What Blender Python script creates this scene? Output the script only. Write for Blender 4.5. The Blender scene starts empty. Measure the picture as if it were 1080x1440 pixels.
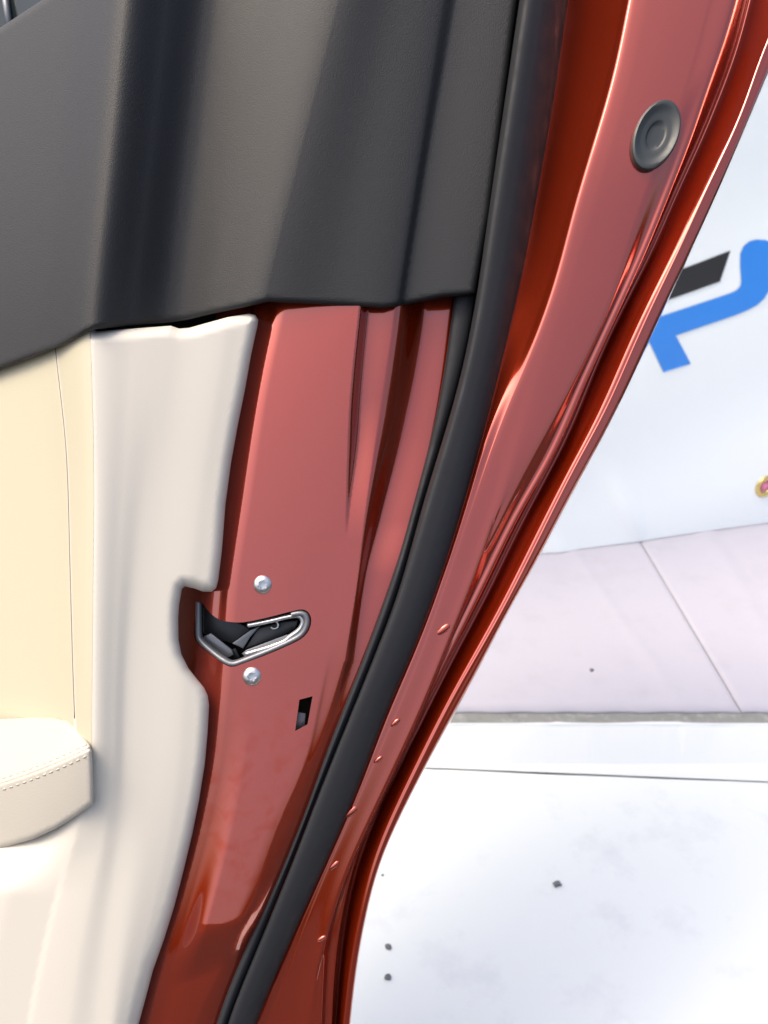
import bpy, bmesh, math, random
import numpy as np
from mathutils import Vector, Matrix
from mathutils.geometry import delaunay_2d_cdt
random.seed(7); rng = np.random.default_rng(7)
S = bpy.context.scene
COL = S.collection
# ------------------------------------------------------------------ camera
F = 1158.0                      # focal length in pixels of the 1080 px wide photograph
PITCH = math.radians(26)
CAMH = 1.156
cam = bpy.data.cameras.new('camera'); camo = bpy.data.objects.new('camera', cam); COL.objects.link(camo)
cam.sensor_fit = 'HORIZONTAL'; cam.sensor_width = 36; cam.lens = 36 * F / 1080
cam.clip_start = .01; cam.clip_end = 500
camo.location = (0, 0, CAMH); camo.rotation_euler = (math.pi / 2 - PITCH, 0, 0)
S.camera = camo
cam.dof.use_dof = True; cam.dof.focus_distance = .63; cam.dof.aperture_fstop = 12
# ------------------------------------------------------------------ light
SUN_AZ = math.radians(255); SUN_EL = math.radians(63)     # azimuth clockwise from +Y
world = bpy.data.worlds.new('World'); S.world = world; world.use_nodes = True
wn = world.node_tree.nodes; bg = wn['Background']
sky = wn.new('ShaderNodeTexSky'); sky.sky_type = 'NISHITA'; sky.sun_disc = False
sky.sun_elevation = SUN_EL; sky.sun_rotation = SUN_AZ
sky.air_density = .9; sky.dust_density = 7.5; sky.ozone_density = .35
world.node_tree.links.new(sky.outputs[0], bg.inputs[0]); bg.inputs[1].default_value = .15
sun = bpy.data.lights.new('sun', 'SUN'); suno = bpy.data.objects.new('sun', sun); COL.objects.link(suno)
sun.energy = .5; sun.angle = math.radians(22); sun.color = (1, .88, .68)
sd = Vector((math.sin(SUN_AZ) * math.cos(SUN_EL), math.cos(SUN_AZ) * math.cos(SUN_EL), math.sin(SUN_EL)))
suno.rotation_euler = sd.to_track_quat('Z', 'Y').to_euler()
S.view_settings.view_transform = 'Standard'; S.view_settings.look = 'None'
S.view_settings.exposure = 1.34; S.view_settings.gamma = 1
S.cycles.max_bounces = 8

# ------------------------------------------------------------------ helpers
CF = np.array([0, math.cos(PITCH), -math.sin(PITCH)])
CU = np.array([0, math.sin(PITCH), math.cos(PITCH)])
CR = np.array([1., 0, 0]); CO = np.array([0, 0, CAMH])
D0 = .62                        # distance of the door's shut face

def ray(u, v):
    u = np.asarray(u, float)[..., None]; v = np.asarray(v, float)[..., None]
    return (u - 540) / F * CR - (v - 720) / F * CU + CF
def P(u, v, z):
    """point of the door: photograph position u, v and relief z (mm) above the shut face"""
    z = np.asarray(z, float)[..., None]
    return CO + ray(u, v) * (D0 - z / 1000)
def on_z(u, v, h):
    r = ray(u, v); t = (h - CAMH) / r[..., 2:3]
    return CO + r * t
def ss(a, b, x):
    t = np.clip((np.asarray(x, float) - a) / (b - a), 0, 1); return t * t * (3 - 2 * t)
def lerp(x, pts):
    pts = sorted(pts); X = np.array([p[0] for p in pts], float); Y = np.array([p[1] for p in pts], float)
    x = np.asarray(x, float); q = np.clip(x.ravel(), X[0], X[-1])
    if len(X) == 2: return np.interp(x, X, Y)
    t = np.linspace(X[0], X[-1], 400); return np.interp(q, t, pchip(X, Y, t)).reshape(x.shape)

def pchip_slopes(X, Y):
    h = np.maximum(np.diff(X, axis=-1), 1e-6); d = np.diff(Y, axis=-1) / h
    m = np.zeros_like(Y)
    w1 = 2 * h[..., 1:] + h[..., :-1]; w2 = h[..., 1:] + 2 * h[..., :-1]
    a, b = d[..., :-1], d[..., 1:]
    same = a * b > 0
    with np.errstate(divide='ignore', invalid='ignore'):
        mm = (w1 + w2) / (w1 / np.where(same, a, 1) + w2 / np.where(same, b, 1))
    m[..., 1:-1] = np.where(same, mm, 0)
    m[..., 0] = d[..., 0]; m[..., -1] = d[..., -1]
    return m
def pchip(X, Y, q):
    """X, Y: (N,K) or (K,); q: (N,)"""
    X = np.atleast_2d(X); Y = np.atleast_2d(Y); q = np.asarray(q, float)
    if X.shape[0] == 1 and len(q) > 1:
        X = np.repeat(X, len(q), 0); Y = np.repeat(Y, len(q), 0)
    M = pchip_slopes(X, Y); K = X.shape[1]
    i = np.clip((q[:, None] >= X).sum(1) - 1, 0, K - 2); n = np.arange(len(q))
    x0, x1 = X[n, i], X[n, i + 1]; h = np.maximum(x1 - x0, 1e-6); t = (q - x0) / h
    lo, hi = t < 0, t > 1
    tc = np.clip(t, 0, 1)
    y0, y1, m0, m1 = Y[n, i], Y[n, i + 1], M[n, i], M[n, i + 1]
    r = ((2 * tc**3 - 3 * tc**2 + 1) * y0 + (tc**3 - 2 * tc**2 + tc) * h * m0 + (-2 * tc**3 + 3 * tc**2) * y1 + (tc**3 - tc**2) * h * m1)
    r = r + np.where(lo, t * h * m0, 0) + np.where(hi, (t - 1) * h * m1, 0)
    return r

def curve(*pts, smooth=36):
    """a line down the photograph: (v, u) points -> function of v, carried on gently outside the frame"""
    pts = sorted(pts); V = np.array([p[0] for p in pts], float); U = np.array([p[1] for p in pts], float)
    g = np.arange(-500, 2700, 4.); c = np.clip(g, V[0], V[-1])
    y = pchip(V, U, c); m = pchip_slopes(V[None], U[None])[0]
    y = y + np.clip(m[0], -.45, .1) * np.minimum(g - V[0], 0) + np.interp(g - V[-1], [0, 150, 1500], [0, 150 * np.clip(m[-1], -.5, 0) * .6, 150 * np.clip(m[-1], -.5, 0) * .6 - 175]) * (g > V[-1])
    if smooth:
        k = np.exp(-.5 * (np.arange(-4 * smooth, 4 * smooth + 1, 4) / smooth) ** 2); k /= k.sum(); h = len(k) // 2
        e = np.concatenate([y[0] + (y[0] - y[1:h + 1])[::-1], y, y[-1] + (y[-1] - y[-h - 1:-1])[::-1]])
        y = np.convolve(e, k, 'valid')
    return lambda v: np.interp(np.atleast_1d(np.asarray(v, float)), g, y)

class Profile:
    """relief across the door: a list of (curve, z) where z is a number or a function of v"""
    def __init__(self, *cs): self.cs = cs
    def arrays(self, v):
        X = np.stack([c[0](v) for c in self.cs], -1)
        Z = np.stack([(c[1](v) if callable(c[1]) else np.full(len(v), float(c[1]))) for c in self.cs], -1)
        for k in range(1, X.shape[1]): X[:, k] = np.maximum(X[:, k], X[:, k - 1] + .7)
        return X, Z
    def __call__(self, u, v):
        X, Z = self.arrays(v); return pchip(X, Z, u)

def seg_dist(pu, pv, poly, closed=True):
    A = np.array(poly, float); B = np.roll(A, -1, 0) if closed else A[1:]
    if not closed: A = A[:-1]
    d = np.full(len(pu), 1e9)
    for (ax, ay), (bx, by) in zip(A, B):
        dx, dy = bx - ax, by - ay; L = dx * dx + dy * dy + 1e-9
        t = np.clip(((pu - ax) * dx + (pv - ay) * dy) / L, 0, 1)
        d = np.minimum(d, np.hypot(pu - ax - t * dx, pv - ay - t * dy))
    return d
def inside(pu, pv, poly):
    A = np.array(poly, float); B = np.roll(A, -1, 0); r = np.zeros(len(pu), bool)
    for (ax, ay), (bx, by) in zip(A, B):
        c = ((ay > pv) != (by > pv))
        x = (bx - ax) * (pv - ay) / (by - ay if by != ay else 1e-9) + ax
        r ^= c & (pu < x)
    return r
def resample(poly, step, closed=True):
    out = []; n = len(poly)
    for i in range(n if closed else n - 1):
        a = np.array(poly[i], float); b = np.array(poly[(i + 1) % n], float)
        k = max(1, int(math.ceil(np.linalg.norm(b - a) / step)))
        out += [tuple(a + (b - a) * j / k) for j in range(k)]
    if not closed: out.append(tuple(poly[-1]))
    return out
def rounded(poly, rounds=2, closed=True):
    """Chaikin corner cutting"""
    p = [np.array(q, float) for q in poly]
    for _ in range(rounds):
        o = []
        n = len(p)
        if not closed: o.append(p[0])
        for i in range(n if closed else n - 1):
            a, b = p[i], p[(i + 1) % n]; o += [a * .75 + b * .25, a * .25 + b * .75]
        if not closed: o.append(p[-1])
        p = o
    return [tuple(q) for q in p]

def link(name, me, mat, parent=None):
    o = bpy.data.objects.new(name, me); COL.objects.link(o)
    if mat: me.materials.append(mat)
    if parent is not None:
        o.parent = parent
        o.matrix_parent_inverse = Matrix.Translation(-parent_loc(parent))
    return o
def parent_loc(p):
    l = Vector(p.location)
    if p.parent is not None: l = parent_loc(p.parent) + (p.matrix_parent_inverse @ Vector(p.location)) - Vector(p.location) if False else Vector(p.location)
    return l
def mesh(verts, faces, normals=None, smooth=True):
    me = bpy.data.meshes.new('m'); me.from_pydata([tuple(map(float, q)) for q in verts], [], faces); me.update()
    if smooth: me.polygons.foreach_set('use_smooth', [True] * len(me.polygons))
    if normals is not None: me.normals_split_custom_set_from_vertices([tuple(map(float, q)) for q in normals])
    return me
def finite_normals(zf, u, v, e=.35):
    p = lambda du, dv: P(u + du, v + dv, zf(u + du, v + dv))
    a = p(e, 0) - p(-e, 0); b = p(0, -e) - p(0, e)
    n = np.cross(a, b); return n / np.maximum(np.linalg.norm(n, axis=1), 1e-12)[:, None]

def sheet(name, outline, zf, step, mat, parent, holes=(), roll=0, rollz=None, skirt=20, hole_skirt=4, coarse=None, extra=None):
    """a formed panel: outline and holes in the photograph, relief zf, rolled edges and a real edge depth"""
    outline = resample(outline, step * 1.4); holes = [resample(h, max(1.2, step * .7)) for h in holes]
    rollz = roll * .5 if rollz is None else rollz
    def zz(u, v):
        z = zf(u, v)
        if roll:
            d = np.minimum(seg_dist(u, v, outline), roll)
            ins = inside(u, v, outline); d = np.where(ins, d, 0)
            t = 1 - d / roll; z = z - rollz * (1 - np.sqrt(np.maximum(1 - t * t, 0)))
        return z
    A = np.array(outline); u0, v0 = A.min(0); u1, v1 = A.max(0)
    pts = []
    vs = []; v = v0
    while v < v1:
        vs.append(v); v += step if -30 < v < 1470 else step * 5
    for k, v in enumerate(vs):
        st = step if -30 < v < 1470 else step * 3
        us = np.arange(u0 + (k % 2) * st / 2, u1, st); pts.append(np.stack([us, np.full(len(us), v)], -1))
    G = np.concatenate(pts)
    if extra is not None: G = np.concatenate([G, extra])
    keep = inside(G[:, 0], G[:, 1], outline) & (seg_dist(G[:, 0], G[:, 1], outline) > step * .45)
    G = G[keep]
    if roll:   # closer rings along a rolled edge
        ring = np.array(resample(outline, step * .9)); add = []
        nxt = np.roll(ring, -1, 0) - np.roll(ring, 1, 0); L = np.linalg.norm(nxt, axis=1)[:, None] + 1e-9
        nn = np.stack([-nxt[:, 1], nxt[:, 0]], -1) / L
        for f in (.06, .16, .3, .5, .75):
            for s in (1, -1):
                add.append(ring + nn * roll * f * s)
        R = np.concatenate(add); dR = seg_dist(R[:, 0], R[:, 1], outline)
        R = R[inside(R[:, 0], R[:, 1], outline) & (dR > roll * .05)]
        G = G[seg_dist(G[:, 0], G[:, 1], outline) > roll * .8]
        G = np.concatenate([G, R])
    for h in holes:
        keep = ~inside(G[:, 0], G[:, 1], h) & (seg_dist(G[:, 0], G[:, 1], h) > step * .4)
        G = G[keep]
    V2 = list(outline); E = [(i, (i + 1) % len(outline)) for i in range(len(outline))]
    for h in holes:
        b = len(V2); V2 += list(h); E += [(b + i, b + (i + 1) % len(h)) for i in range(len(h))]
    V2 += [tuple(g) for g in G]
    r = delaunay_2d_cdt([Vector(q) for q in V2], E, [], 0, 1e-4)
    W = np.array([tuple(q) for q in r[0]]); T = np.array([f for f in r[2] if len(f) == 3])
    c = W[T].mean(1); k = inside(c[:, 0], c[:, 1], outline)
    for h in holes: k &= ~inside(c[:, 0], c[:, 1], h)
    T = T[k]
    a = W[T]; area = (a[:, 1, 0] - a[:, 0, 0]) * (a[:, 2, 1] - a[:, 0, 1]) - (a[:, 1, 1] - a[:, 0, 1]) * (a[:, 2, 0] - a[:, 0, 0])
    T[area > 0] = T[area > 0][:, ::-1]
    z = zz(W[:, 0], W[:, 1]); V3 = list(P(W[:, 0], W[:, 1], z)); N = list(finite_normals(zz, W[:, 0], W[:, 1]))
    faces = [tuple(int(i) for i in t) for t in T]
    for loop, dep, sgn in [(outline, skirt, 1)] + [(h, hole_skirt, -1) for h in holes]:
        if not dep: continue
        L = np.array(loop); zl = zz(L[:, 0], L[:, 1]); b = len(V3); n = len(L)
        V3 += list(P(L[:, 0], L[:, 1], zl)) + list(P(L[:, 0], L[:, 1], zl - dep))
        N += [(0, 0, 0)] * (2 * n)
        for i in range(n):
            j = (i + 1) % n; faces.append((b + i, b + j, b + n + j, b + n + i))
    me = mesh(V3, faces, N)
    return link(name, me, mat, parent)

def loft(name, prof, vs, sub, mat, parent, depth=None):
    """a formed strip between the first and last curve of a profile"""
    vs = np.array(vs, float); X, Z = prof.arrays(vs); K = X.shape[1]
    cols = []
    for k in range(K - 1):
        n = sub[k] if isinstance(sub, (list, tuple)) else sub
        for j in range(n): cols.append((k, j / n))
    cols.append((K - 2, 1.0))
    U = np.stack([X[:, k] + (X[:, k + 1] - X[:, k]) * t for k, t in cols], -1)
    R, C = U.shape; vv = np.repeat(vs[:, None], C, 1)
    u, v = U.ravel(), vv.ravel()
    V3 = P(u, v, prof(u, v)); N = finite_normals(prof, u, v)
    idx = np.arange(R * C).reshape(R, C); faces = []
    for i in range(R - 1):
        for j in range(C - 1):
            faces.append((int(idx[i, j]), int(idx[i + 1, j]), int(idx[i + 1, j + 1]), int(idx[i, j + 1])))
    return link(name, mesh(V3, faces, N), mat, parent)

def solid(name, poly, z0, z1, mat, parent, bevel=.8, round_n=0):
    """a bevelled plate with its outline in the photograph, from relief z0 (back) to z1 (front); z may be functions"""
    if round_n: poly = rounded(poly, round_n)
    bm = bmesh.new(); A = np.array(poly, float)
    area = np.sum(A[:, 0] * np.roll(A[:, 1], -1) - np.roll(A[:, 0], -1) * A[:, 1])
    if area > 0: A = A[::-1]
    f = lambda z: (z(A[:, 0], A[:, 1]) if callable(z) else np.full(len(A), float(z)))
    fr = [bm.verts.new(p) for p in P(A[:, 0], A[:, 1], f(z1))]
    bk = [bm.verts.new(p) for p in P(A[:, 0], A[:, 1], f(z0))]
    n = len(A); top = bm.faces.new(fr); bm.faces.new(bk[::-1])
    for i in range(n): bm.faces.new((fr[i], bk[i], bk[(i + 1) % n], fr[(i + 1) % n]))
    bm.normal_update()
    if bevel:
        bmesh.ops.bevel(bm, geom=[e for e in top.edges], offset=bevel / 1000, segments=2, affect='EDGES', profile=.5)
    me = bpy.data.meshes.new('m'); bm.to_mesh(me); bm.free()
    for p in me.polygons: p.use_smooth = True
    try: me.set_sharp_from_angle(angle=math.radians(35))
    except Exception: pass
    return link(name, me, mat, parent)

def tube(name, pts3, r, mat, parent, seg=10, squash=1.0):
    """a bar of round section along 3-D points"""
    pts = [Vector(p) for p in pts3]; V3 = []; faces = []; n = len(pts)
    view = Vector(-CF)
    for i, p in enumerate(pts):
        t = (pts[min(i + 1, n - 1)] - pts[max(i - 1, 0)]).normalized(); b = t.cross(view).normalized(); w = b.cross(t)
        for k in range(seg):
            a = 2 * math.pi * k / seg; V3.append(p + b * math.cos(a) * r + w * math.sin(a) * r * squash)
    for i in range(n - 1):
        for k in range(seg):
            k2 = (k + 1) % seg; faces.append((i * seg + k, i * seg + k2, (i + 1) * seg + k2, (i + 1) * seg + k))
    faces += [tuple(range(seg))[::-1], tuple(range((n - 1) * seg, n * seg))]
    return link(name, mesh(V3, faces), mat, parent)

def lathe(name, centre, normal, major, prof, mat, parent, seg=40, minor=1.0, lobes=None):
    """turned part: prof = [(radius mm, height mm)], major = 3-D direction of the long axis, minor = squash of the other axis"""
    n = Vector(normal).normalized(); a = Vector(major); a = (a - n * a.dot(n)).normalized(); b = n.cross(a)
    V3 = []; faces = []; c = Vector(centre)
    for r, h in prof:
        for k in range(seg):
            t = 2 * math.pi * k / seg; rr = r
            if lobes and r <= lobes[0]: rr = r * (1 + lobes[1] * math.cos(6 * t))
            V3.append(c + (a * math.cos(t) + b * math.sin(t) * minor) * rr / 1000 + n * h / 1000)
    R = len(prof)
    for i in range(R - 1):
        for k in range(seg):
            k2 = (k + 1) % seg; faces.append((i * seg + k, i * seg + k2, (i + 1) * seg + k2, (i + 1) * seg + k))
    faces.append(tuple(range((R - 1) * seg, R * seg)))
    me = mesh(V3, faces)
    try: me.set_sharp_from_angle(angle=math.radians(40))
    except Exception: pass
    return link(name, me, mat, parent)

# ------------------------------------------------------------------ materials
def material(name, col, rough=.5, metal=0, coat=0, coat_rough=.03, coat_ior=1.5, spec=.5, grain=None, bump=None, mix=None):
    """mix = (scale, other colour, lo, hi) blotches; grain = (scale, amount) roughness; bump = (scale, height mm)"""
    m = bpy.data.materials.new(name); m.use_nodes = True; N = m.node_tree.nodes; L = m.node_tree.links
    b = N['Principled BSDF']
    b.inputs['Base Color'].default_value = (*col, 1); b.inputs['Roughness'].default_value = rough
    b.inputs['Metallic'].default_value = metal; b.inputs['Coat Weight'].default_value = coat
    b.inputs['Coat Roughness'].default_value = coat_rough; b.inputs['Coat IOR'].default_value = coat_ior
    b.inputs['Specular IOR Level'].default_value = spec
    tc = N.new('ShaderNodeTexCoord')
    def noise(scale, detail=4, rough_=.55):
        t = N.new('ShaderNodeTexNoise'); t.inputs['Scale'].default_value = scale; t.inputs['Detail'].default_value = detail
        t.inputs['Roughness'].default_value = rough_; L.new(tc.outputs['Object'], t.inputs['Vector']); return t.outputs['Fac']
    def ramp(src, lo, hi, a, c):
        r = N.new('ShaderNodeMapRange'); r.inputs[1].default_value = lo; r.inputs[2].default_value = hi
        r.inputs[3].default_value = a; r.inputs[4].default_value = c; L.new(src, r.inputs[0]); return r.outputs[0]
    m['_h'] = 0
    if mix:
        x = N.new('ShaderNodeMix'); x.data_type = 'RGBA'; L.new(ramp(noise(mix[0], 5), mix[2], mix[3], 0, 1), x.inputs[0])
        x.inputs[6].default_value = (*col, 1); x.inputs[7].default_value = (*mix[1], 1); L.new(x.outputs[2], b.inputs['Base Color'])
    if grain: L.new(ramp(noise(grain[0]), .3, .7, rough - grain[1], rough + grain[1]), b.inputs['Roughness'])
    if bump:
        p = N.new('ShaderNodeBump'); p.inputs['Strength'].default_value = 1; p.inputs['Distance'].default_value = bump[1] / 1000
        L.new(noise(bump[0], 3, .6), p.inputs['Height']); L.new(p.outputs[0], b.inputs['Normal'])
    return m
def nodes(m): return m.node_tree.nodes, m.node_tree.links, m.node_tree.nodes['Principled BSDF']

RED = (.305, .0255, .0047)
paint = material('red_paint', RED, .24, .80, 1, .045, 1.77, spec=0, bump=(260, .003))
black_plastic = material('black_plastic', (.0104, .0113, .0127), .6, spec=.4, bump=(1000, .34))
rubber = material('rubber', (.0115, .0128, .016), .68, spec=.3, bump=(500, .10), grain=(60, .08))
cream_plastic = material('cream_plastic', (.455, .435, .385), .5, bump=(1000, .09))
leather = material('leather', (.40, .372, .275), .5, bump=(800, .16))
pale_leather = material('pale_leather', (.36, .34, .295), .5, bump=(800, .18))
thread = material('thread', (.40, .38, .32), .8); seam_dark = material('seam_thread', (.17, .145, .10), .8)
steel = material('steel', (.50, .51, .52), .38, 1, grain=(400, .1))
latch_metal = material('latch_metal', (.42, .43, .45), .42, .85, grain=(300, .1))
latch_dark = material('latch_dark', (.035, .036, .038), .42, .3)
latch_grey = material('latch_grey', (.14, .15, .165), .42, .5)
stop_rubber = material('stop_rubber', (.026, .031, .033), .42, spec=.4, grain=(200, .06))
glass = material('glass', (.008, .013, .014), .12, spec=.12)
dark_void = material('dark_cavity', (.008, .008, .008), .8)

def dusty(m):
    N, L, b = nodes(m); tc = next(n for n in N if n.type == 'TEX_COORD')
    t = N.new('ShaderNodeTexNoise'); t.inputs['Scale'].default_value = 14; t.inputs['Detail'].default_value = 9; t.inputs['Roughness'].default_value = .7; L.new(tc.outputs['Object'], t.inputs['Vector'])
    k = N.new('ShaderNodeMapRange'); k.inputs[1].default_value = .35; k.inputs[2].default_value = .7; k.inputs[3].default_value = .03; k.inputs[4].default_value = .11
    L.new(t.outputs['Fac'], k.inputs[0]); L.new(k.outputs[0], b.inputs['Coat Roughness'])
dusty(paint)
# worn paint on the shut face: rubbed marks round the middle of the lower half
worn_paint = material('worn_red_paint', RED, .24, .80, 1, .045, 1.77, spec=0, bump=(260, .003))
def wear(m, centre, radius):
    N, L, b = nodes(m)
    tc = next(n for n in N if n.type == 'TEX_COORD')
    d = N.new('ShaderNodeVectorMath'); d.operation = 'DISTANCE'; L.new(tc.outputs['Object'], d.inputs[0]); d.inputs[1].default_value = centre
    k = N.new('ShaderNodeMapRange'); k.inputs[1].default_value = radius * .35; k.inputs[2].default_value = radius
    k.inputs[3].default_value = 1; k.inputs[4].default_value = 0; L.new(d.outputs['Value'], k.inputs[0])
    t = N.new('ShaderNodeTexNoise'); t.inputs['Scale'].default_value = 70; t.inputs['Detail'].default_value = 8; t.inputs['Distortion'].default_value = .5
    L.new(tc.outputs['Object'], t.inputs['Vector'])
    r = N.new('ShaderNodeMapRange'); r.inputs[1].default_value = .48; r.inputs[2].default_value = .75; L.new(t.outputs['Fac'], r.inputs[0])
    x = N.new('ShaderNodeMath'); x.operation = 'MULTIPLY'; L.new(k.outputs[0], x.inputs[0]); L.new(r.outputs[0], x.inputs[1])
    c = N.new('ShaderNodeMapRange'); c.inputs[3].default_value = 1; c.inputs[4].default_value = .6; L.new(x.outputs[0], c.inputs[0]); L.new(c.outputs[0], b.inputs['Coat Weight'])
    c2 = N.new('ShaderNodeMapRange'); c2.inputs[3].default_value = .03; c2.inputs[4].default_value = .12; L.new(x.outputs[0], c2.inputs[0]); L.new(c2.outputs[0], b.inputs['Coat Roughness'])

# ------------------------------------------------------------------ lines of the door traced down its height
C1 = curve((400, 402), (427, 396), (510, 377), (607, 360), (713, 345), (780, 334), (850, 324), (942, 321), (977, 313), (1048, 309), (1100, 300), (1167, 286), (1233, 269), (1313, 246), (1440, 212))
LL = curve((0, 725), (300, 660), (420, 638), (487, 630), (600, 610), (713, 580), (770, 565), (853, 537), (927, 510), (1067, 455), (1120, 437), (1220, 397), (1327, 347), (1433, 304))
SL = curve((0, 730), (300, 686), (433, 667), (520, 650), (613, 624), (710, 594), (770, 578), (833, 560), (920, 527), (1060, 470), (1120, 446), (1207, 413), (1320, 367), (1433, 320))
SR = curve((0, 799), (133, 780), (267, 757), (360, 740), (450, 720), (600, 683), (660, 667), (773, 633), (877, 597), (960, 562), (1000, 544), (1113, 502), (1253, 440), (1380, 384), (1440, 358))
P1 = curve((0, 886), (100, 866), (213, 833), (300, 807), (380, 787), (487, 750), (550, 722), (620, 694), (700, 668), (800, 634), (900, 600), (1100, 515), (1253, 448), (1440, 376))
P2 = curve((0, 900), (100, 879), (200, 852), (333, 812), (417, 788), (507, 757), (567, 737), (633, 714), (733, 683), (820, 652), (900, 620), (1000, 580), (1113, 528), (1253, 466), (1440, 418))
P3 = curve((0, 1000), (125, 966), (247, 917), (340, 885), (420, 860), (490, 828), (560, 792), (620, 758), (663, 734), (747, 693), (847, 643), (907, 611), (997, 565), (1090, 521), (1153, 492), (1227, 466), (1287, 454), (1347, 452), (1440, 448))
RR = curve((0, 1030), (67, 1012), (133, 987), (193, 969), (267, 940), (353, 906), (460, 857), (553, 814), (647, 774), (710, 734), (807, 687), (890, 646), (953, 614), (1043, 569), (1100, 541), (1167, 511), (1267, 482), (1333, 471), (1413, 465), (1440, 464))
GG = curve((0, 1053), (67, 1037), (133, 1012), (193, 988), (267, 953), (350, 918), (417, 883), (507, 840), (617, 796), (693, 755), (760, 720), (833, 686), (907, 646), (1000, 599), (1093, 553), (1160, 521), (1247, 493), (1327, 480), (1440, 471))
E2 = curve((0, 1108), (73, 1073), (157, 1046), (253, 1000), (353, 955), (433, 916), (493, 889), (577, 853), (650, 812), (770, 752), (877, 697), (980, 637), (1070, 592), (1153, 552), (1213, 527), (1280, 510), (1347, 496), (1440, 484))
EE = curve((0, 1124), (110, 1077), (165, 1054), (277, 1006), (360, 968), (433, 933), (507, 900), (577, 867), (660, 823), (720, 790), (780, 760), (863, 712), (960, 663), (1000, 640), (1080, 597), (1153, 560), (1213, 533), (1280, 516), (1347, 503), (1440, 492))
off = lambda c, d: (lambda v: c(v) + (d(v) if callable(d) else d))
mid = lambda a, b, t: (lambda v: a(v) * (1 - t) + b(v) * t)

# ------------------------------------------------------------------ the door
DOOR_AT = P(np.array([350.]), np.array([2500.]), np.array([0.]))[0]
door = bpy.data.objects.new('car_door', None); COL.objects.link(door); door.location = (DOOR_AT[0], DOOR_AT[1], 0)
door.empty_display_size = .1
door['label'] = 'dark red car door seen from its shut edge with cream trim and black window trim'; door['category'] = 'car door'

VTOP, VBOT = -260, 2380
vs_fine = list(np.arange(VTOP, -10, 25)) + list(np.arange(-10, 1460, 5.0)) + list(np.arange(1460, VBOT + 1, 40))

# -- red shut face between the trim and the seal
step1 = lambda v: 1 - ss(560, 760, v)
AA = curve((400, 509), (430, 506), (520, 496), (600, 490), (680, 488), (740, 487), (820, 480), (930, 460), (1027, 440), (1077, 430), (1123, 407), (1180, 383), (1267, 356), (1330, 326), (1440, 272))
A2 = lambda v: AA(v) + lerp(v, [(430, 15), (600, 16), (740, 4), (820, 4), (930, 6), (1440, 6)])
L1 = lambda v: np.where(v < 930, lerp(v, [(300, 562), (430, 554), (520, 542), (600, 530), (730, 512), (810, 503), (930, 484)]), AA(v) + .5 * (LL(v) - AA(v)) - lerp(v, [(930, 1), (1100, 0)]))
V1 = lambda v: np.where(v < 930, lerp(v, [(300, 612), (430, 601), (520, 588), (600, 571), (730, 536), (810, 515), (930, 498)]), AA(v) + .8 * (LL(v) - AA(v)) - lerp(v, [(930, 2), (1000, 0)]))
zA2 = lambda v: -12 * step1(v) - .8 * ss(900, 1000, v)
zL1 = lambda v: -12.6 * step1(v) - 1.8 * ss(880, 1050, v)
zV1 = lambda v: lerp(v, [(300, -37), (430, -36), (600, -30), (730, -19), (810, -10), (930, -6), (1050, -3.5), (1440, -3.5)])
zLL = lambda v: zV1(v) - lerp(v, [(430, 2), (930, 1.5), (1050, 2), (1440, 2)])
inner_p = Profile((off(C1, -90), -40), (off(C1, -34), -9), (off(C1, -15), -4.8), (off(C1, -4), -1.0), (off(C1, 8), 0), (mid(C1, AA, .5), .3), (off(AA, -1), 0),
                (A2, zA2), (L1, zL1), (V1, zV1), (off(LL, 2), zLL), (off(LL, 34), lambda v: zLL(v) - 5))
def inner(u, v):
    z = inner_p(u, v); u = np.asarray(u, float); v = np.asarray(v, float)
    c, a = C1(v), AA(v)
    w = ss(6, 42, u - c) * (1 - ss(-14, 60, u - a))
    vb = 1312 - .38 * (u - 290)                       # lower crease of the pressing
    t = v - vb
    rise = 10 * np.clip((v - 950) / 350, 0, 1) ** 1.6
    fall = 9 * ss(-6, 60, t)
    return z + w * (rise - fall)
CEo = curve((400, 372), (450, 363), (545, 345), (650, 325), (775, 312), (990, 292), (1075, 288), (1175, 270), (1275, 245), (1365, 215), (1440, 195))
vv = np.arange(395, 1500, 15.); vt = np.arange(1500, VBOT, 120.)
va = np.concatenate([vv, vt])
red_outline = [(float(LL(np.array([v]))[0] + 26), float(v)) for v in va] + [(float(CEo(np.array([v]))[0] - 60), float(v)) for v in va[::-1]]
latch_hole = [(277, 847), (284, 847), (288, 853), (299, 866), (311, 872.6), (329.5, 875.5), (346, 875), (378, 868), (410, 859.5), (424, 856.5), (432, 859), (437, 866), (438, 876), (434, 888), (426, 897), (415, 903.5), (380, 919), (341, 933.5), (327, 938.6), (316, 935), (297, 921), (276, 904), (273, 893), (273.5, 873)]
slot_hole = [(421, 984), (439.5, 979), (432.5, 1018.5), (415, 1028)]
wear(worn_paint, tuple(P(np.array([365.]), np.array([1150.]), np.array([0.]))[0] - np.array([DOOR_AT[0] * 0, 0, 0])), .11)
ex = []
for c_ in (AA, A2, L1, V1, mid(AA, A2, .5), mid(L1, V1, .25), mid(L1, V1, .5), mid(L1, V1, .75), mid(V1, LL, .2), off(AA, -1.5), off(A2, 1.5), off(V1, -1.5), off(L1, 1.5)):
    v_ = np.arange(400, 1460, 3.); ex += list(zip(c_(v_), v_))
sheet('inner_panel', red_outline, inner, 3.0, worn_paint, door, extra=np.array(ex), holes=[rounded(latch_hole, 1), slot_hole], skirt=12, hole_skirt=3)

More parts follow.
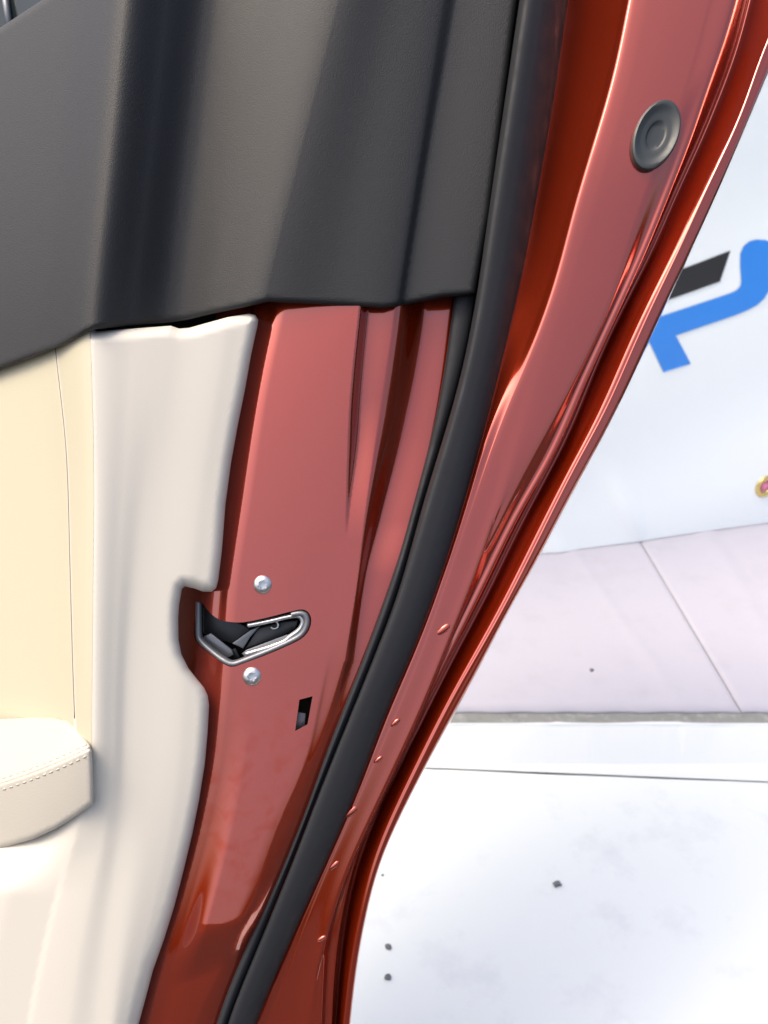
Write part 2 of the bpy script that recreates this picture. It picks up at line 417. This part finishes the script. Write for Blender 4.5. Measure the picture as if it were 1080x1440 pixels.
# -- outer half of the shut face, hem flange and outer skin
base = lambda v: lerp(v, [(-260, 8), (200, 6), (400, -1), (600, -9), (800, -12)])
zsr = lambda v: lerp(v, [(-260, -42), (0, -41), (250, -34), (400, -27), (520, -21), (640, -16), (760, -13.4), (820, -12.8)])
zb = lambda k, amp=None: (lambda v: k + base(v) + (amp(v) if amp else 0))
fold = lambda v: ss(90, 320, v)
outer = Profile((off(SR, -30), lambda v: zsr(v) - 4), (off(SR, -4), lambda v: zsr(v) - 1), (off(SR, 2), zsr), (off(P1, -12), zb(0, lambda v: -9.5 * (1 - ss(420, 660, v)) - .3)), (off(P1, -1), zb(0, lambda v: -1.3 * (1 - ss(520, 740, v)) - .2)), (off(P1, 1), zb(0, lambda v: -.75 * (1 - ss(520, 740, v)) - .1)), (off(P2, -3), zb(-.25)), (off(P2, 12), zb(0)), (off(P3, -4), zb(-.6)),
                (off(P3, 3), lambda v: base(v) - .8 - .4 * fold(v)), (off(RR, -7), lambda v: base(v) - 1 - 5.5 * fold(v)), (off(RR, -1), lambda v: base(v) - 1.2 - 4.7 * fold(v)), (off(RR, 3), lambda v: base(v) - 1.9 - 4.7 * fold(v)),
                (mid(RR, GG, .55), lambda v: base(v) - 13 - 2.5 * fold(v)), (off(GG, -1), zb(-27)), (off(GG, .5), zb(-27.5)), (mid(GG, E2, .12), zb(-24)), (mid(GG, E2, .5), zb(-13.4)), (mid(GG, E2, .88), zb(-2.9)), (off(E2, -2), zb(-.7, lambda v: -2 * ss(0, 500, v))), (off(E2, 0), zb(-.3, lambda v: -2 * ss(0, 500, v))), (off(E2, 2), zb(-.5, lambda v: -2 * ss(0, 500, v))), (EE, zb(-2.2, lambda v: -2 * ss(0, 500, v))), (off(EE, -1), zb(-40)), (off(EE, -6), zb(-260)))
loft('outer_panel', outer, vs_fine, [3 if k not in (2, 8, 9) else 6 for k in range(len(outer.cs) - 1)], paint, door)

# -- rubber weather seal: flat lip and round bulb
zs0 = lambda v: np.maximum(zLL(np.maximum(v, 430)), -30)
zpk = lambda v: lerp(v, [(-260, 7), (0, 6), (430, -2), (800, 0), (1440, 2)])
up = lambda t: (lambda v: zs0(v) + (zpk(v) - zs0(v)) * t)
dn = lambda t: (lambda v: zsr(v) + (zpk(v) - zsr(v)) * t)
seal_p = Profile((off(LL, 0), lambda v: zs0(v) - 1), (off(LL, 1), lambda v: zs0(v) + 3), (mid(LL, SL, .45), lambda v: zs0(v) + 5.5), (off(SL, -2.5), lambda v: zs0(v) + 3), (off(SL, 0), lambda v: zs0(v) - 1),
                 (off(SL, 1), up(.45)), (mid(SL, SR, .05), up(.80)), (mid(SL, SR, .12), up(.97)), (mid(SL, SR, .2), up(1.)),
                 (mid(SL, SR, .45), dn(.92)), (mid(SL, SR, .7), dn(.72)), (mid(SL, SR, .9), dn(.36)), (SR, lambda v: zsr(v) - 1), (off(SR, -1), lambda v: zsr(v) - 24))
# the lofted section must not fold back: keep the last column out
seal_p = Profile(*seal_p.cs[:-1])
loft('weather_seal', seal_p, vs_fine, 3, rubber, door)

# -- cream door card
sf = lambda pts: curve(*pts)
low = lambda v: ss(1040, 1260, v)
K1 = sf([(400, 128), (465, 126), (700, 131), (1000, 128), (1060, 128), (1150, 110), (1300, 70), (1440, 40)])
K2 = sf([(400, 254), (455, 247), (550, 238), (700, 214), (800, 204), (950, 193), (1100, 189), (1200, 180), (1300, 164), (1440, 146)])
K3 = sf([(400, 372), (450, 360), (545, 345), (650, 325), (775, 311), (860, 300), (990, 294), (1075, 288), (1175, 270), (1275, 245), (1365, 215), (1440, 195)])
card_z = Profile((lambda v: np.full(len(v), -170.), lambda v: -230 + 217 * low(v)), (off(K1, -60), lambda v: -40 + 60 * low(v)), (off(K1, -5), lambda v: 28 - 8 * low(v)), (off(K1, 5), lambda v: 31 - 10 * low(v)),
                 (mid(K1, K2, .5), lambda v: 26 - 4 * low(v)), (off(K2, -14), lambda v: 21.5 - 2 * low(v)), (off(K2, 10), 19), (mid(K2, K3, .6), 15), (off(K3, -6), 11), (off(K3, 20), 10))
card_outline = [(-150, 565), (0, 500), (76, 470), (118, 452), (135, 466), (240, 458), (252, 462), (266, 461), (320, 446), (350, 441), (359, 443), (363, 450), (362, 458),
                (353, 500), (345, 545), (334, 600), (325, 650), (317, 710), (312, 775), (307, 815), (304, 827), (298, 832), (286, 832), (272, 827), (260, 824.5), (256, 828), (252, 850), (250.5, 870), (251, 900), (255, 920), (265, 940), (277, 955), (287, 967), (292, 978), (294, 992),
                (292, 1030), (288, 1075), (280, 1125), (270, 1175), (258, 1225), (245, 1275), (231, 1320), (215, 1365), (195, 1440), (178, 1520), (60, 2300), (-150, 2300)]
sheet('trim_panel', card_outline, card_z, 6.0, cream_plastic, door, roll=17, rollz=10, skirt=16)

# -- leather insert above the armrest, with its sewn seam
SE = sf([(400, 70), (490, 78), (650, 95), (800, 99), (1000, 105), (1040, 107)])
def insert_z(u, v):
    d = np.abs(u - SE(v)); return card_z(u, v) + .1 + .5 * ss(2, 12, K1(v) - u) - 2.0 * np.exp(-(d / 1.6) ** 2) + .5 * (1 - np.exp(-(d / 5) ** 2)) * (u < 112)
xx = []
for v in np.arange(480, 1030, 4.):
    s = float(SE(np.array([v]))[0]); xx += [(s + d, v) for d in (-3, -1.5, -.7, 0, .7, 1.5, 3)]
insert_outline = [(-150, 566), (0, 501), (76, 472), (122, 453), (126, 470), (128, 500), (131, 600), (132, 700), (131, 800), (130, 900), (129, 1000), (129, 1056), (-150, 1060)]
sheet('leather_insert', insert_outline, insert_z, 6.0, leather, door, skirt=6, extra=np.array(xx))

v_ = np.arange(470, 1020, 12.); us = SE(v_)
tube('seam', P(us, v_, insert_z(us, v_) + 1.0), 0.0007, seam_dark, bpy.data.objects['leather_insert'], 6)
# -- armrest
def arm_ridge(u): return 1103 - 0.30 * u - 0.0008 * u * u
def arm_z(u, v):
    zr = pchip(np.array([-160., 0, 70, 110, 140]), np.array([-70., 6, 31, 40, 44]), np.asarray(u, float)); r = arm_ridge(u); d = v - r
    up = np.minimum(d, 0); dn = np.maximum(d, 0)
    z = zr + up * .62 - .0012 * up * up - dn * .06 - .0003 * dn * dn
    return z - 1.6 * np.exp(-(d / 1.8) ** 2)
arm_outline = rounded([(-150, 1030), (-60, 1014), (0, 1011), (70, 1008), (104, 1016), (122, 1042), (127, 1048), (130, 1060), (132, 1122), (130, 1134), (62, 1176), (0, 1193), (-150, 1222)], 1)
xx = []
for u in np.arange(-60, 128, 4.): xx += [(u, arm_ridge(u) + d) for d in (-3.4, -1.7, 0, 1.7, 3.4)]
arm = sheet('armrest', arm_outline, arm_z, 5.0, pale_leather, door, roll=8, rollz=5, skirt=26, extra=np.array(xx))
for side in (-7.5, 8.5):
    for k in range(13):
        u = 4 + k * 9.4
        us = np.array([u, u + 2.5, u + 5]); v_ = arm_ridge(us) + side
        pts = P(us, v_, arm_z(us, v_) + np.array([-.5, .25, -.5]))
        o = tube('stitch', pts, .0006, thread, arm, 6)

# -- black upper trim
T1 = sf([(0, 172), (200, 152), (400, 130), (465, 124)]); T2 = sf([(0, 297), (230, 270), (452, 243)]); T3 = sf([(0, 478), (200, 428), (430, 371)])
T4 = sf([(0, 618), (200, 588), (430, 553)]); T5 = sf([(0, 642), (200, 606), (430, 568)]); TE = sf([(0, 727), (300, 688), (414, 668), (450, 664)])
trim_z = Profile((lambda v: np.full(len(v), -170.), -232), (off(T1, -70), -38), (off(T1, -5), 31), (off(T1, 5), 33), (mid(T1, T2, .5), 13), (off(T2, -8), -8), (off(T2, 8), -9.5), (mid(T2, T3, .45), 0), (off(T3, -4), 11.5), (off(T3, 4), 11), (mid(T3, T4, .5), 1), (off(T4, -6), -7), (off(T4, 4), -9), (T5, -17), (off(T5, 10), -17.5), (off(TE, -4), -20), (off(TE, 10), -22))
def trim_zz(u, v): return trim_z(u, v) + 5
trim_outline = [(-150, 582), (0, 518), (78, 489), (122, 467), (136, 463), (180, 458), (240, 453), (262, 450), (300, 441), (340, 433), (362, 428), (376, 424.5), (430, 427), (500, 431), (540, 433.5), (575, 428), (620, 418.5), (660, 415), (668, 412), (670, 400),
                (688, 300), (727, 0), (762, -255), (420, -255), (250, -130), (62, -2), (0, 39), (-150, 136)]
ex = []
for c_ in (off(T4, -6), off(T4, -1), off(T4, 4), mid(T4, T5, .6), T5, off(T5, 5), off(T5, 10), off(T3, -4), off(T3, 4), T3, off(T1, -5), off(T1, 5), T1):
    v_ = np.arange(-50, 470, 6.); ex += list(zip(c_(v_), v_))
sheet('upper_trim', trim_outline, trim_zz, 6.0, black_plastic, door, roll=9, rollz=5, skirt=22, extra=np.array(ex))

# -- window glass and run channel in the upper left corner
gz = lambda u, v: trim_z(u, v) - 26
sheet('window_glass', [(-150, 150), (0, 60), (80, 8), (300, -120), (300, -255), (-150, -255)], gz, 14, glass, door, skirt=4)
us = np.array([14., 8, 2, -8]); v_ = np.array([40., 0, -60, -160])
tube('window_channel', P(us, v_, gz(us, v_) + 6), .0032, latch_grey, door, 10)

# -- the closed body behind: keeps daylight out of the door
back_v = np.array(list(np.arange(VTOP, 1480, 60.)) + list(np.arange(1500, VBOT + 1, 80.)))
def shell():
    L = np.stack([np.where(back_v < 480, lerp(back_v, [(-260, 300), (0, 120), (480, 100)]), CEo(back_v) - 70), back_v], -1); Rr = np.stack([EE(back_v) - 12, back_v], -1)
    loop = [tuple(q) for q in L] + [tuple(q) for q in Rr[::-1]]
    A = np.array(loop); hgt = P(A[:, 0], A[:, 1], np.zeros(len(A)))[:, 2]
    dep = np.minimum(260, np.maximum(hgt / .44 * 1000 * .7, 20))
    f = P(A[:, 0], A[:, 1], np.full(len(A), -75.)); b = P(A[:, 0] , A[:, 1], -75 - dep)
    n = len(A); faces = []
    m = len(back_v)
    for i in range(m - 1):
        a, a2, c, c2 = i, i + 1, n - 1 - i, n - 2 - i
        faces += [(a, a2, c2, c), (n + a, n + c, n + c2, n + a2)]
    for i in range(n): faces.append((i, n + i, n + (i + 1) % n, (i + 1) % n))
    return link('door_shell', mesh(np.concatenate([f, b]), faces, smooth=False), dark_void, door)
shell()

# -- latch in its opening
hole_z = lambda u, v: inner(u, v)
latch = solid('latch', [(281, 836), (450, 836), (450, 948), (281, 948)], -70, -46, dark_void, door, bevel=0)
def zpts(pts, dz): 
    A = np.array(pts, float); return P(A[:, 0], A[:, 1], inner(A[:, 0], A[:, 1]) + dz)
frame_path = rounded([(280, 846), (279.5, 890), (281, 900), (300, 917), (318, 930), (328, 934), (342, 929), (378, 915), (414, 899), (427, 890), (433, 876), (431, 865), (424, 861), (410, 864)], 2, closed=False)
tube('latch_frame', zpts(frame_path, -3.5), .0025, latch_grey, latch, 10, 1.6)
lip_path = rounded([(349, 879), (380, 873), (412, 865), (423, 866), (427, 874), (422, 886), (406, 896), (402, 901), (378, 910), (346, 919)], 2, closed=False)
tube('striker_guide', zpts(lip_path, -5), .0020, latch_metal, latch, 10, 1.8)
solid('guide_plate', [(346, 914), (404, 892), (409, 898), (404, 904), (345, 924), (340, 919)], -14, -7, latch_grey, latch, .8)
solid('catch', [(286, 895), (297, 890), (326, 913), (329, 921), (319, 926), (288, 902)], -40, -20, latch_grey, latch, 1.5)
solid('catch_tip', [(319, 917), (331, 911), (338, 924), (326, 933)], -42, -30, latch_dark, latch, 1)
solid('pawl', [(326, 905), (352, 886), (366, 880), (352, 896), (342, 912)], -34, -18, latch_grey, latch, 1)
solid('rotor', [(344, 913), (362, 884), (398, 874), (420, 872), (416, 884), (392, 897)], -34, -22, latch_dark, latch, 1)
solid('inner_plate', [(286, 852), (345, 880), (352, 886), (326, 905), (310, 900), (286, 890)], -44, -34, latch_dark, latch, 1)
a = np.linspace(-.9 * math.pi, .35 * math.pi, 16)
ring = [(386 - 6 * math.sin(t) * .9, 879 + 5 * math.cos(t)) for t in a]
A = np.array(ring); tube('pin', P(A[:, 0], A[:, 1], np.full(len(A), -17.)), .0009, steel, latch, 8)
# clip seen through the slot
clip = solid('clip', [(412, 1000), (430, 1003), (428, 1030), (408, 1032)], -26, -10, latch_grey, door, 1)

# -- torx screws above and below the latch
def surf(u, v, dz=0, zf=inner):
    a = np.array([float(u)]); b = np.array([float(v)]); return P(a, b, zf(a, b) + dz)[0], finite_normals(zf, a, b)[0]
screw_prof = [(6.9, -1), (7.0, .2), (6.7, .9), (5.6, 1.7), (4.6, 2.2), (3.8, 2.4), (3.2, 2.5), (3.1, 2.3), (2.9, .4), (1.0, .2)]
screw = None
for (u, v, rot) in ((369.5, 822, .3), (354.5, 951, .9)):
    p, n = surf(u, v); n = Vector(n) + Vector(CR) * .12
    s = lathe('screw', p, n, Vector(CR * math.cos(rot) + CU * math.sin(rot)), screw_prof, steel, door, 48, 1, (3.25, .16))

# -- rubber bump stop
p, n = surf(921, 192, 0, outer)
nv = Vector(n)
lathe('bump_stop', p, nv, Vector(CR * 40 + CU * 97), [(27.0, -4), (27.4, 2.6), (26.6, 4.2), (24.8, 4.8), (22.5, 4.2), (20, 2.8), (16, 2.2), (12.5, 2.2), (11.2, 1.8), (9.8, .7), (7, .5), (4, .4)], stop_rubber, door, 64, .60)
# -- small drips of sealer under the paint along the flange
for (u, v, a_, L_) in ((624, 885, 38, 9.5), (556, 1016, 40, 7), (532, 1068, 38, 6.5), (494, 1142, 42, 9), (470, 1217, 40, 7.5), (452, 1320, 30, 6.5)):
    p, n = surf(u, v, 0, outer); d = Vector(CR * math.cos(math.radians(a_)) + CU * math.sin(math.radians(a_)))
    lathe('paint_drip', p, n, d, [(L_ * .68, -.4), (L_ * .64, .3), (L_ * .48, .8), (L_ * .24, 1.15), (L_ * .06, 1.25)], paint, door, 24, .42)

# ------------------------------------------------------------------ the place behind
def noise_mat(m, scale, col2, lo, hi, stretch=(1, 1, 1)):
    N, L, b = nodes(m); tc = next(n for n in N if n.type == 'TEX_COORD')
    mp = N.new('ShaderNodeMapping'); mp.inputs['Scale'].default_value = stretch; L.new(tc.outputs['Object'], mp.inputs[0])
    t = N.new('ShaderNodeTexNoise'); t.inputs['Scale'].default_value = scale; t.inputs['Detail'].default_value = 8; t.inputs['Roughness'].default_value = .65; L.new(mp.outputs[0], t.inputs['Vector'])
    r = N.new('ShaderNodeMapRange'); r.inputs[1].default_value = lo; r.inputs[2].default_value = hi; L.new(t.outputs['Fac'], r.inputs[0])
    x = N.new('ShaderNodeMix'); x.data_type = 'RGBA'; L.new(r.outputs[0], x.inputs[0])
    old = b.inputs['Base Color'].links[0].from_socket if b.inputs['Base Color'].links else None
    if old: L.new(old, x.inputs[6])
    else: x.inputs[6].default_value = b.inputs['Base Color'].default_value
    x.inputs[7].default_value = (*col2, 1); L.new(x.outputs[2], b.inputs['Base Color'])
white_floor = material('white_floor_paint', (.68, .735, .735), .5)
noise_mat(white_floor, 7, (.56, .60, .63), .53, .78); noise_mat(white_floor, 60, (.35, .36, .37), .72, .80, (1, 2.5, 1))
white_board = material('white_board_paint', (.61, .65, .66), .5)
noise_mat(white_board, 30, (.45, .46, .47), .66, .78, (.35, 1, 2.2))
lilac = material('pale_lilac_vinyl', (.385, .38, .435), .45); noise_mat(lilac, 14, (.355, .35, .40), .5, .75)
cement = material('grey_cement', (.20, .21, .20), .85, bump=(300, 1)); noise_mat(cement, 60, (.33, .34, .33), .5, .75); noise_mat(cement, 25, (.15, .155, .15), .56, .72)
asphalt = material('asphalt', (.05, .05, .052), .95, spec=.03, bump=(200, 2)); noise_mat(asphalt, 90, (.09, .09, .09), .5, .7)
wall_mat = material('pink_wall_paint', (.85, .27, .45), .7); noise_mat(wall_mat, 6, (.8, .25, .42), .5, .7)
banner_mat = material('banner_vinyl', (.87, .93, .92), .42)
blue_ink = material('blue_ink', (.03, .245, .76), .45); black_ink = material('black_ink', (.018, .019, .021), .45)
brass = material('brass', (.75, .58, .22), .25, 1)
plug_pink = material('plug_pink', (.72, .22, .36), .7)
grit = material('grit', (.13, .14, .15), .9, bump=(800, .6))
gap_black = material('shadow_gap', (.05, .05, .05), .9)  # near-black colour paints the shade in the joint behind the mat

def struct(name, me, mat, parent=None):
    o = link(name, me, mat, parent)
    if parent is None: o['kind'] = 'structure'
    return o
def box_me(x0, x1, y0, y1, z0, z1, bev=0):
    bm = bmesh.new(); bmesh.ops.create_cube(bm, size=1)
    for w in bm.verts: w.co = Vector(((w.co.x + .5) * (x1 - x0) + x0, (w.co.y + .5) * (y1 - y0) + y0, (w.co.z + .5) * (z1 - z0) + z0))
    if bev: bmesh.ops.bevel(bm, geom=list(bm.edges), offset=bev, segments=2, affect='EDGES')
    me = bpy.data.meshes.new('m'); bm.to_mesh(me); bm.free(); return me
struct('ground', mesh([(-80, -80, -.012), (80, -80, -.012), (80, 80, -.012), (-80, 80, -.012)], [(0, 1, 2, 3)], smooth=False), asphalt)
Y_B = float(on_z(540, 1069, 0)[1]); Y_R = Y_B + .055; Z_P = CAMH - Y_R * math.tan(PITCH + math.atan((1017 - 720) / F))
Y_G = float(on_z(540, 1002, Z_P)[1])
# floor mat: its rear edge runs slightly askew
pl = on_z(590, 1080, .0); pr = on_z(1080, 1100, .0); sl = (pr[1] - pl[1]) / (pr[0] - pl[0])
ye = lambda x: pl[1] + sl * (x - pl[0])
n = 60; V3 = []; faces = []
for i in range(n + 1):
    x = -.9 + 4.1 * i / n; w = .0006 * math.sin(i * 1.7) + .0005 * math.sin(i * .6)
    V3 += [(x, .02, .0), (x, ye(x) - .003 + w, .0), (x, ye(x) + w, -.002), (x, ye(x) + w, -.010), (x, .02, -.010)]
for i in range(n):
    a, b = i * 5, i * 5 + 5
    for k in range(4): faces.append((a + k, b + k, b + k + 1, a + k + 1))
struct('floor', mesh(V3, faces), white_floor)
struct('shadow_gap_bed', box_me(-.9, 3.2, ye(0) - .12, Y_R, -.0118, -.0108), gap_black)
me = mesh([(-.9, ye(-.9) + .0085, -.006), (3.2, ye(3.2) + .0085, -.006), (3.2, Y_B + .01, -.006), (-.9, Y_B + .01, -.006)], [(0, 1, 2, 3)], smooth=False)
struct('floor_strip', me, white_board)
# step: painted riser, cement edge, lilac panels on top
step = struct('step', box_me(-2.2, 3.4, Y_R, 3.6, -.011, Z_P - .002, .002), cement)
# rough upper paint line of the riser
n = 220; V3 = []; faces = []
for i in range(n + 1):
    x = -.9 + 4.1 * i / n
    top = Z_P - .0035 - .0016 * abs(math.sin(i * .31) + .6 * math.sin(i * .83 + 1) + .3 * rng.normal()); 
    over = Y_R + .001 + .0035 * (math.sin(i * .19) + .7 * math.sin(i * .47 + 2) + .25 * rng.normal())
    V3 += [(x, Y_B - .004, -.006), (x, Y_R - .004, top), (x, Y_R - .001, Z_P - .0005), (x, max(over, Y_R + .001), Z_P - .0004)]
for i in range(n):
    for k in range(3): faces.append((i * 4 + k, i * 4 + 4 + k, i * 4 + 5 + k, i * 4 + 1 + k))
struct('riser', mesh(V3, faces, smooth=False), white_board, step)
# lilac panels with one joint and soft creases; the joint runs straight back
sx = float(on_z(1040, 996, Z_P + .003)[0]); 
def crease(x, y):
    a = on_z(815, 790, Z_P); b = on_z(955, 990, Z_P); xa = a[0] + (b[0] - a[0]) * (y - a[1]) / (b[1] - a[1])
    c = on_z(1000, 760, Z_P); d = on_z(1085, 900, Z_P); xc = c[0] + (d[0] - c[0]) * (y - c[1]) / (d[1] - c[1])
    return .002 * np.exp(-((x - xa) / .016) ** 2) + .002 * np.exp(-((x - xc) / .03) ** 2) * 1.0 - .001 * np.exp(-((x - xc - .035) / .02) ** 2)
def panel_me(x0, x1):
    nx = max(2, int((x1 - x0) / .008)); ny = 40; V3 = []; faces = []; Y1 = 2.9
    for j in range(ny + 1):
        y = Y_G + (Y1 - Y_G) * j / ny
        for i in range(nx + 1):
            x = x0 + (x1 - x0) * i / nx; e = min(i, nx - i); V3.append((x, y + (.0012 * math.sin(i * .5) if j == 0 else 0), Z_P + .004 + float(crease(x, y)) - (.0025 if e == 0 else 0)))
    for j in range(ny):
        for i in range(nx): a = j * (nx + 1) + i; faces.append((a, a + 1, a + nx + 2, a + nx + 1))
    b = len(V3)
    for j in (0,):
        for i in range(nx + 1): x, y, z = V3[i]; V3.append((x, y, Z_P - .001))
        for i in range(nx): faces.append((b + i, b + i + 1, i + 1, i))
    return mesh(V3, faces)
struct('vinyl_panel', panel_me(-.45, sx - .0012), lilac, step)
struct('vinyl_panel', panel_me(sx + .0012, sx + .85), lilac, step)
struct('vinyl_panel', panel_me(sx + .8524, sx + 1.7), lilac, step)

# banner hung in front of the wall, standing on the step
bl = on_z(765, 778, Z_P + .006); br = on_z(1080, 735, Z_P + .006)
bd = (br - bl)[:2]; bd /= np.linalg.norm(bd); bn = np.array([bd[1], -bd[0]])      # bn faces the camera
def banner_hit(u, v, d=0.0):
    r = ray(u, v); o = bl[:2] + bn * d
    t = ((o - CO[:2]) @ bn) / (r[..., :2] @ bn); return CO + r * t[..., None] if np.ndim(t) else CO + r * t
def bs(p): return float((np.asarray(p)[:2] - bl[:2]) @ bd), float(np.asarray(p)[2])
def bpt(s, z, d=0): return (bl[0] + bd[0] * s + bn[0] * d, bl[1] + bd[1] * s + bn[1] * d, z)
zbot = float(bl[2])
def bump_b(s, z):
    h = z - zbot
    return 1.8 * (.0045 * math.exp(-((s - .05 - h * -.55) / .022) ** 2) * math.exp(-h / .12) + .005 * math.exp(-((s - .30 + h * .6) / .03) ** 2) * math.exp(-((h - .10) / .10) ** 2)
            + .003 * math.sin(s * 9 + h * 5) * .5 + .002 * math.sin(s * 4 - h * 11))
wl0, wl1 = bpt(-1.3, 0, -.012), bpt(3.0, 0, -.012)
wall = bpy.data.objects.new('wall', None); wall.location = (wl0[0] * .5 + wl1[0] * .5, wl0[1] * .5 + wl1[1] * .5, 0); COL.objects.link(wall)
wall['label'] = 'pink painted wall standing right behind the white banner'; wall['category'] = 'wall'
V3 = [bpt(s, z, d) for d in (-.012, -.2) for s, z in ((-1.3, Z_P - .05), (3.0, Z_P - .05), (3.0, 2.4), (-1.3, 2.4))]
link('wall_face', mesh(V3, [(0, 1, 2, 3), (4, 7, 6, 5), (0, 4, 5, 1), (1, 5, 6, 2), (2, 6, 7, 3), (3, 7, 4, 0)], smooth=False), wall_mat, wall)
banner = bpy.data.objects.new('banner', None); banner.location = (bl[0], bl[1], zbot); COL.objects.link(banner)
banner['label'] = 'white printed banner with blue and black emblem hanging behind the red car door'; banner['category'] = 'banner'
g = bs(banner_hit(1075, 683)); GR = .0305
def banner_mesh():
    S0, S1, Z1 = -1.1, 1.75, 1.75; bm = []; 
    out = [(S0, zbot), (S1, zbot), (S1, Z1), (S0, Z1)]; out = resample(out, .03)
    hole = [(g[0] + .017 * math.cos(t), g[1] + .017 * math.sin(t)) for t in np.linspace(0, 2 * math.pi, 24, endpoint=False)]
    G = np.array([(s, z) for s in np.arange(S0 + .015, S1, .015) for z in np.arange(zbot + .012, Z1, .015 )]); G = G[np.hypot(G[:, 0] - g[0], G[:, 1] - g[1]) > .022]
    V2 = out + hole; no = len(out); E = [(i, (i + 1) % no) for i in range(no)] + [(no + i, no + (i + 1) % 24) for i in range(24)]
    V2 += [tuple(q) for q in G]
    r = delaunay_2d_cdt([Vector(q) for q in V2], E, [], 0, 1e-6)
    T = [f for f in r[2] if (np.hypot(*(np.mean([tuple(r[0][i]) for i in f], 0) - np.array(g))) > .0165)]
    # orientation: face the camera
    return mesh([bpt(q[0], q[1], bump_b(q[0], q[1])) for q in r[0]], T)
link('banner_sheet', banner_mesh(), banner_mat, banner)
def ink(name, poly, mat, rounds):
    poly = rounded(poly, rounds) if rounds else poly
    sz = [bs(banner_hit(u, v)) for u, v in poly]; sz = resample(sz, .012)
    A = np.array(sz); G = np.array([(s, z) for s in np.arange(A[:, 0].min(), A[:, 0].max(), .012) for z in np.arange(A[:, 1].min(), A[:, 1].max(), .012)])
    G = G[inside(G[:, 0], G[:, 1], sz) & (seg_dist(G[:, 0], G[:, 1], sz) > .004)] if len(G) else G
    V2 = list(sz) + [tuple(q) for q in G]
    r = delaunay_2d_cdt([Vector(q) for q in V2], [(i, (i + 1) % len(sz)) for i in range(len(sz))], [], 0, 1e-6)
    T = []
    for f in r[2]:
        c = np.mean([tuple(r[0][i]) for i in f], 0)
        if inside(c[:1], c[1:], sz)[0]: T.append(f)
    return link(name, mesh([bpt(q[0], q[1], bump_b(q[0], q[1]) + .0022) for q in r[0]], T), mat, banner)
blue = [(900, 455), (932, 443.8), (975, 429), (1025, 411.8), (1034, 407.5), (1039, 402), (1040.5, 395), (1039.5, 375), (1040, 357), (1045, 346), (1053, 339.5), (1063, 336.8), (1076, 337.5), (1086, 342), (1093, 352), (1094, 368), (1089, 388), (1080, 406), (1072, 419), (1062, 428), (1049, 435), (1031, 442.5), (949, 471.5), (949.5, 472), (970, 510.5), (969.5, 511), (932.5, 523), (932, 522.5), (913.5, 483)]
ink('emblem_stroke', blue, blue_ink, 0)
ink('emblem_bar', [(1026.5, 352), (1011, 395.5), (925, 427), (940, 386)], black_ink, 0)
# brass eyelet
gp = Vector(bpt(g[0], g[1], bump_b(*g) + .0015)); bn3 = Vector((bn[0], bn[1], 0)); up3 = Vector((0, 0, 1))
def eyelet():
    V3 = []; faces = []; seg = 40; prof = [(34, -1), (34, 1.2), (32, 3.0), (28, 4.2), (23, 3.6), (19, 1.6), (17, -2), (16.6, -6)]
    side = Vector((bd[0], bd[1], 0))
    for r, h in prof:
        for k in range(seg):
            t = 2 * math.pi * k / seg; V3.append(gp + (side * math.cos(t) + up3 * math.sin(t)) * r / 1000 + bn3 * h / 1000)
    for i in range(len(prof) - 1):
        for k in range(seg): k2 = (k + 1) % seg; faces.append((i * seg + k, i * seg + k2, (i + 1) * seg + k2, (i + 1) * seg + k))
    return link('eyelet', mesh(V3, faces), brass, banner)
eyelet()
def eyelet_plug():  # added pink dome, stands in for the wall, too shaded inside the eyelet
    V3 = []; faces = []; seg = 20; prof = [(15, -5), (14, -2), (11, .4), (6, 1.6), (1, 2)]; side = Vector((bd[0], bd[1], 0))
    for r_, h in prof:
        for k in range(seg):
            t = 2 * math.pi * k / seg; w = 1 + .12 * math.sin(3 * t + .5)
            V3.append(gp + (side * math.cos(t) + up3 * math.sin(t)) * r_ * w / 1000 + bn3 * h / 1000)
    for i in range(len(prof) - 1):
        for k in range(seg): k2 = (k + 1) % seg; faces.append((i * seg + k, i * seg + k2, (i + 1) * seg + k2, (i + 1) * seg + k))
    faces.append(tuple(range(4 * seg, 5 * seg)))
    return link('eyelet_plug', mesh(V3, faces), plug_pink, banner)
eyelet_plug()

# crumbs of dirt
def crumb(u, v, h, size, label):
    p = on_z(u, v, h); bm = bmesh.new(); bmesh.ops.create_icosphere(bm, subdivisions=2, radius=1)
    for w in bm.verts:
        k = 1 + random.uniform(-.32, .25); w.co = Vector((w.co.x * k * size, w.co.y * k * size * .9, max(w.co.z, -.45) * k * size * .6 + size * .25))
    bmesh.ops.translate(bm, verts=bm.verts, vec=Vector(p))
    me = bpy.data.meshes.new('m'); bm.to_mesh(me); bm.free(); o = link('dirt_crumb', me, grit)
    o['label'] = label; o['category'] = 'dirt crumb'; o['group'] = 'dark dirt crumbs on the white floor and step'
crumb(783, 1244, 0, .0075, 'largest dark dirt crumb, out on the open white floor')
crumb(546, 1332, 0, .0050, 'grey dirt crumb on the floor beside the door edge, upper of two')
crumb(546, 1375, 0, .0052, 'dark dirt crumb on the floor beside the door edge, lower of two')
crumb(832, 943, Z_P + .004, .0055, 'small dark dirt crumb on the pale lilac panel of the step')
crumb(761, 1040, 0, .003, 'tiny dirt speck on the white board at the foot of the step')
crumb(538, 1231, 0, .0025, 'tiny dirt speck on the white floor near the curve of the door edge')
